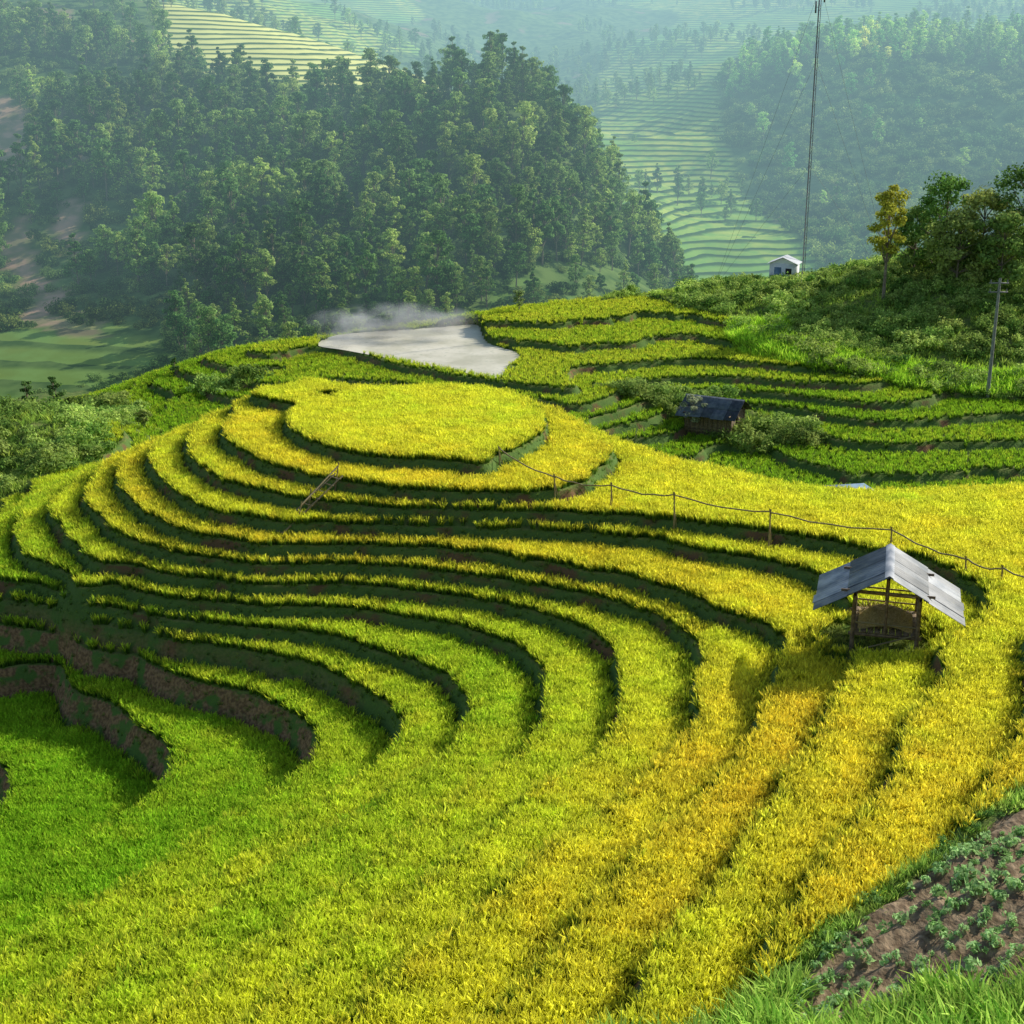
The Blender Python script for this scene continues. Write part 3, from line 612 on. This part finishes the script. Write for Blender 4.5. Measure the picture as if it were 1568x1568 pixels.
rp=np.array([(-1.6,-1.3,1.94),(0,-1.3,2.62),(0,1.3,2.62),(-1.6,1.3,1.94),(1.6,-1.3,1.94),(1.6,1.3,1.94)]); part(e,"roof",[(rp,np.array([(0,1,2,3),(1,4,5,2)]),0,np.full(6,.5))],[M_wall])
part(e,"door",[(*boxm((-.5,-1.12,.75),(.7,.04,1.7)),0,None)],[M_blue]); part(e,"window",[(*boxm((.6,-1.12,1.2),(.6,.04,.6)),0,None)],[M_dark])
q=hit(1512,606); e=empty("utility_pole",q); part(e,"pole",[(*tube((0,0,-.3),(.05,0,9.3),.15,.10,10),0,None)],[M_conc])
ua=[(*boxm((0,0,z_),(1.5,.1,.1)),0,None) for z_ in(8.9,8.2)]
for z_ in(8.9,8.2):
    for xx in(-.65,0,.65): ua.append((*tube((xx,0,z_+.05),(xx,0,z_+.28),.05,.035,7),0,None))
part(e,"crossarms_and_insulators",ua,[M_steel])
def one_tree(name,u,vb,vt,ydist,kind,seed,tint,per=130,leaf=.20,ncl=34):
    q=at_y(u,vb,ydist); x_,y_=q[0],q[1]; z_=gz(x_,y_); dep=y_*cp+(CZ-z_)*sp; h=(q[2]-z_)+(vb-vt)*dep/FPX
    mt=leafmat(name+"_leaves",tint,False,trans=.4,var=.5)
    o=tree_mesh(name,h,seed,kind,per,leaf,[M_bark,mt],True,ncl); o.location=(x_,y_,z_-.1); return o
one_tree("slender_tree",1352,462,285,130,'tall',700,(.5,.5,.07),150,.17,26)
one_tree("broadleaf_tree",1440,420,262,136,'bushy',701,(.16,.30,.06))
one_tree("broadleaf_tree",1500,425,285,134,'bushy',702,(.40,.46,.12))
one_tree("broadleaf_tree",1560,440,245,136,'bushy',703,(.12,.22,.05))
one_tree("broadleaf_tree",1398,420,315,139,'bushy',704,(.28,.40,.10))
one_tree("broadleaf_tree",1465,425,320,132,'bushy',706,(.36,.44,.12))
one_tree("broadleaf_tree",1630,440,260,136,'bushy',707,(.12,.22,.05))
one_tree("broadleaf_tree",1530,440,325,130,'bushy',711,(.22,.34,.08))
one_tree("small_tree",1060,668,600,104,'round',705,(.42,.46,.28),80,.10,18)
one_tree("small_tree",222,676,622,98,'round',708,(.40,.48,.12),80,.10,18)
one_tree("small_tree",45,640,578,100,'pine',709,(.16,.28,.08),80,.12,18)
one_tree("small_tree",86,630,572,104,'pine',710,(.16,.28,.08),80,.12,18)
one_tree("small_tree",270,590,545,119,'pine',712,(.16,.28,.08),60,.12,14)
one_tree("small_tree",795,485,440,134,'round',713,(.35,.45,.18),60,.12,14)
# ------------------------------------------------------------------ far terrain
FP=[];FV=[]
def addf(u,v,y):
    q=at_y(u,v,y); FP.append(q[:2]); FV.append(q[2])
for q in [(-200,700,165),(0,640,175),(150,600,185),(50,530,205),(200,510,210),(0,400,250),(0,250,290),(0,120,330),(0,30,380),(-200,400,250),(-200,150,330),(-200,0,400),
 (200,400,245),(200,250,285),(200,150,325),(200,70,370),(400,495,212),(400,370,245),(400,250,285),(400,180,312),(600,495,212),(600,370,245),(600,250,285),(600,190,306),(500,190,310),
 (330,30,400),(420,52,400),(520,78,398),(640,118,392),(420,95,360),(560,135,355),(400,40,440),(600,110,440),(250,20,400),
 (750,430,230),(750,270,272),(750,130,312),(700,150,312),(850,400,245),(850,200,295),(900,370,262),(915,280,285),(930,330,275),(800,300,265),(1000,440,262),(1080,455,275),(1010,400,285),
 (1000,410,330),(1150,410,340),(1000,300,400),(1150,300,410),(980,210,480),(1020,150,560),(1000,110,650),(880,120,650),(800,70,750),(1000,0,900),(700,0,900),(500,30,650),(300,-20,700),(0,-80,700),
 (1130,125,520),(1200,85,520),(1300,65,530),(1450,65,540),(1568,60,550),(1150,210,450),(1300,220,440),(1500,220,440),(1300,350,370),(1500,350,370),(1200,440,335),(1500,455,320),(1800,60,550),(1800,300,400),
 (1300,60,680),(1568,60,680),(1300,-60,1000),(1700,-80,1000),(900,-60,1100),(400,-100,1100),(-100,-150,1100),(1100,-120,1400),(400,-200,1400),(1800,-150,1400),(-500,-150,1200)]: addf(*q)
for q in [(-60,140,-26),(0,150,-26),(60,160,-26),(120,170,-28),(-120,140,-26),(250,200,-30)]: FP.append(q[:2]);FV.append(q[2])
ft=TPS(FP,FV,300.0,1e-4)
fx=np.arange(-420,620,2.4); fy=np.concatenate([np.arange(140,700,1.9),np.arange(700,1450,5)])
FX,FY=np.meshgrid(fx,fy); FZ=ft(FX,FY)
rough=sstep(200,260,FY)
FZ+=((fbm(FX*.012,FY*.012,41,5)-.47)*22*sstep(420,640,FY)+(fbm(FX*.04,FY*.04,43,4)-.47)*5)*rough
forest=[at_y(*q) for q in [(-500,500,215),(60,470,222),(230,500,212),(300,560,192),(620,560,190),(760,450,225),(900,410,250),(1080,440,275),(1010,350,290),(935,260,305),(850,110,330),(740,110,335),(660,150,325),(560,165,318),(400,140,325),(330,90,342),(200,60,365),(0,40,375),(-500,40,400)]]
m_for=inpoly(FX,FY,forest)
dark=[at_y(*q) for q in [(1100,150,520),(1130,110,560),(1200,70,570),(1900,30,590),(1900,480,320),(1330,440,320),(1190,330,380),(1120,230,430)]]
m_dark=inpoly(FX,FY,dark)
ib=FX/FY
wob=(fbm(FX*.06,FY*.06,55,3)-.47)
m_scar=((np.hypot((ib+wob*.03+.345)/.014,(FY-302)/22)<1)|(np.hypot((ib+wob*.03+.300)/.008,(FY-300)/12)<1)|(np.hypot((ib+wob*.05+.342)/.012,(FY-240)/28)<1)|(np.hypot((ib+wob*.04+.305)/.009,(FY-262)/12)<1))
right_ter=(ib>.06)&(FY>300)&(FY<760)&~m_dark
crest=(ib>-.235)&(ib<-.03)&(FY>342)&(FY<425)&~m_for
ter=(((fbm(FX*.008,FY*.008,47,3)>.42)|right_ter|crest)&~m_for&~m_dark).astype(float)
ter=np.where(FY<232,np.where(m_for,0,.35),ter); ter=np.where((ib<-.235)&(FY<430)&(FY>232),0,ter)
nx2,ny2=len(fx),len(fy); idx=np.arange(nx2*ny2).reshape(ny2,nx2)
F=np.stack([idx[:-1,:-1],idx[:-1,1:],idx[1:,1:],idx[1:,:-1]],-1).reshape(-1,4)
FZT=FZ
mk("distant_hills_ground",np.stack([FX,FY,FZT],-1).reshape(-1,3),F,M_far,True,{"ter":('FLOAT',ter),"scar":('FLOAT',m_scar.astype(float)),"ripe_or_sunlit":('FLOAT',crest*.85)})  # crest mask drives the painted sunlit tint
def samf(A,x,y):
    ix=np.clip(((x-fx[0])/2.4).astype(int),0,nx2-2); tx=np.clip((x-fx[ix])/2.4,0,1); iy=np.clip(np.searchsorted(fy,y)-1,0,ny2-2); ty=np.clip((y-fy[iy])/(fy[iy+1]-fy[iy]),0,1)
    return (A[iy,ix]*(1-tx)+A[iy,ix+1]*tx)*(1-ty)+(A[iy+1,ix]*(1-tx)+A[iy+1,ix+1]*tx)*ty
def nf(A,x,y):
    return A[np.clip(np.searchsorted(fy,y),0,ny2-1),np.clip(np.round((x-fx[0])/2.4).astype(int),0,nx2-1)]
def ttint(x,y,a=(.16,.31,.085),b=(.40,.37,.10)):
    return (np.array(a)+rng.random((len(x),1))**1.8*np.array(b))*(.4+1.2*fbm(x*.05,y*.05,61)[:,None])
x,y=candidates(-240,200,188,400,3.7,.45); m=nf(m_for,x,y)&(rng.random(len(x))<.90)&~nf(m_scar,x,y)
m&=~((x/y<-.24)&(y<345)&(fbm(x*.03,y*.03,66,3)>.46)); x,y=x[m],y[m]
scatter("forest",np.c_[x,y,samf(FZT,x,y)-.3],(.5+.6*rng.random(len(x))**1.6)*np.where(y<215,.7,1),rng.integers(0,6,len(x)),ttint(x,y),C_tree,.04)
n1=len(x)
x,y=candidates(-260,-60,340,470,6,.45); m=~nf(m_for,x,y)&(x/y<-.225)&(fbm(x*.03,y*.03,67,3)>.40); x,y=x[m],y[m]
scatter("hilltop_trees",np.c_[x,y,samf(FZT,x,y)-.5],rng.uniform(.35,.85,len(x)),rng.integers(0,6,len(x)),ttint(x,y),C_tree,.05)
x,y=candidates(0,330,300,600,4.2,.42); m=nf(m_dark,x,y); x,y=x[m],y[m]
scatter("hill_scrub",np.c_[x,y,samf(FZT,x,y)-.6],rng.uniform(1.5,4.2,len(x)),rng.integers(0,4,len(x)),ttint(x,y)*.75,C_bush,.05)
n2=len(x)
x,y=candidates(60,330,300,600,6,.42); m=nf(m_dark,x,y)&((y>490)|(rng.random(len(x))<.06)); x,y=x[m],y[m]
scatter("ridge_trees",np.c_[x,y,samf(FZT,x,y)-1],rng.uniform(.5,1.0,len(x)),rng.integers(0,6,len(x)),ttint(x,y)*1.6,C_tree,.05)
x,y=candidates(-300,400,225,1000,8,.42); m=~nf(m_dark,x,y)&~nf(m_for,x,y)&(fbm(x*.02,y*.02,71,3)>.50)&~((y>330)&(y<450)&(x/y<-.03)); x,y=x[m],y[m]
scatter("valley_trees",np.c_[x,y,samf(FZT,x,y)-.8],rng.uniform(.35,.8,len(x)),rng.integers(0,6,len(x)),ttint(x,y),C_tree,.05)
x,y=candidates(-240,200,165,390,3.2,.42); m=(nf(m_for,x,y)|((y<232)&(fbm(x*.05,y*.05,81,3)>.43)))&~nf(m_scar,x,y)&(rng.random(len(x))<.85); x,y=x[m],y[m]
scatter("forest_undergrowth",np.c_[x,y,samf(FZT,x,y)-.3],rng.uniform(1.0,2.6,len(x))*np.where(y<190,.6,1),rng.integers(0,4,len(x)),ttint(x,y)*.7,C_bush,.1)
print("far trees",n1,n2,len(x),time.time()-T0)
# ------------------------------------------------------------------ haze: absorbing volume whose own bluish glow stands in for scattered light
m_,N,L=newmat("valley_haze"); va=N.new("ShaderNodeVolumeAbsorption"); va.inputs["Color"].default_value=(0,0,0,1); SG=.00125; va.inputs["Density"].default_value=SG
ve=N.new("ShaderNodeEmission"); ve.inputs[0].default_value=(.44,.72,.80,1); ve.inputs[1].default_value=SG*1.1; ad=N.new("ShaderNodeAddShader"); L.new(va.outputs[0],ad.inputs[0]); L.new(ve.outputs[0],ad.inputs[1])
o_=N.new("ShaderNodeOutputMaterial"); L.new(ad.outputs[0],o_.inputs["Volume"])
x0,x1,y0,y1,z0,z1=-410,610,168,1440,-120,80
mk("valley_haze",[(x0,y0,z0),(x1,y0,z0),(x1,y1,z0),(x0,y1,z0),(x0,y0,z1),(x1,y0,z1),(x1,y1,z1),(x0,y1,z1)],[(3,2,1,0),(4,5,6,7),(0,1,5,4),(1,2,6,5),(2,3,7,6),(3,0,4,7)],m_)
print("done",time.time()-T0)
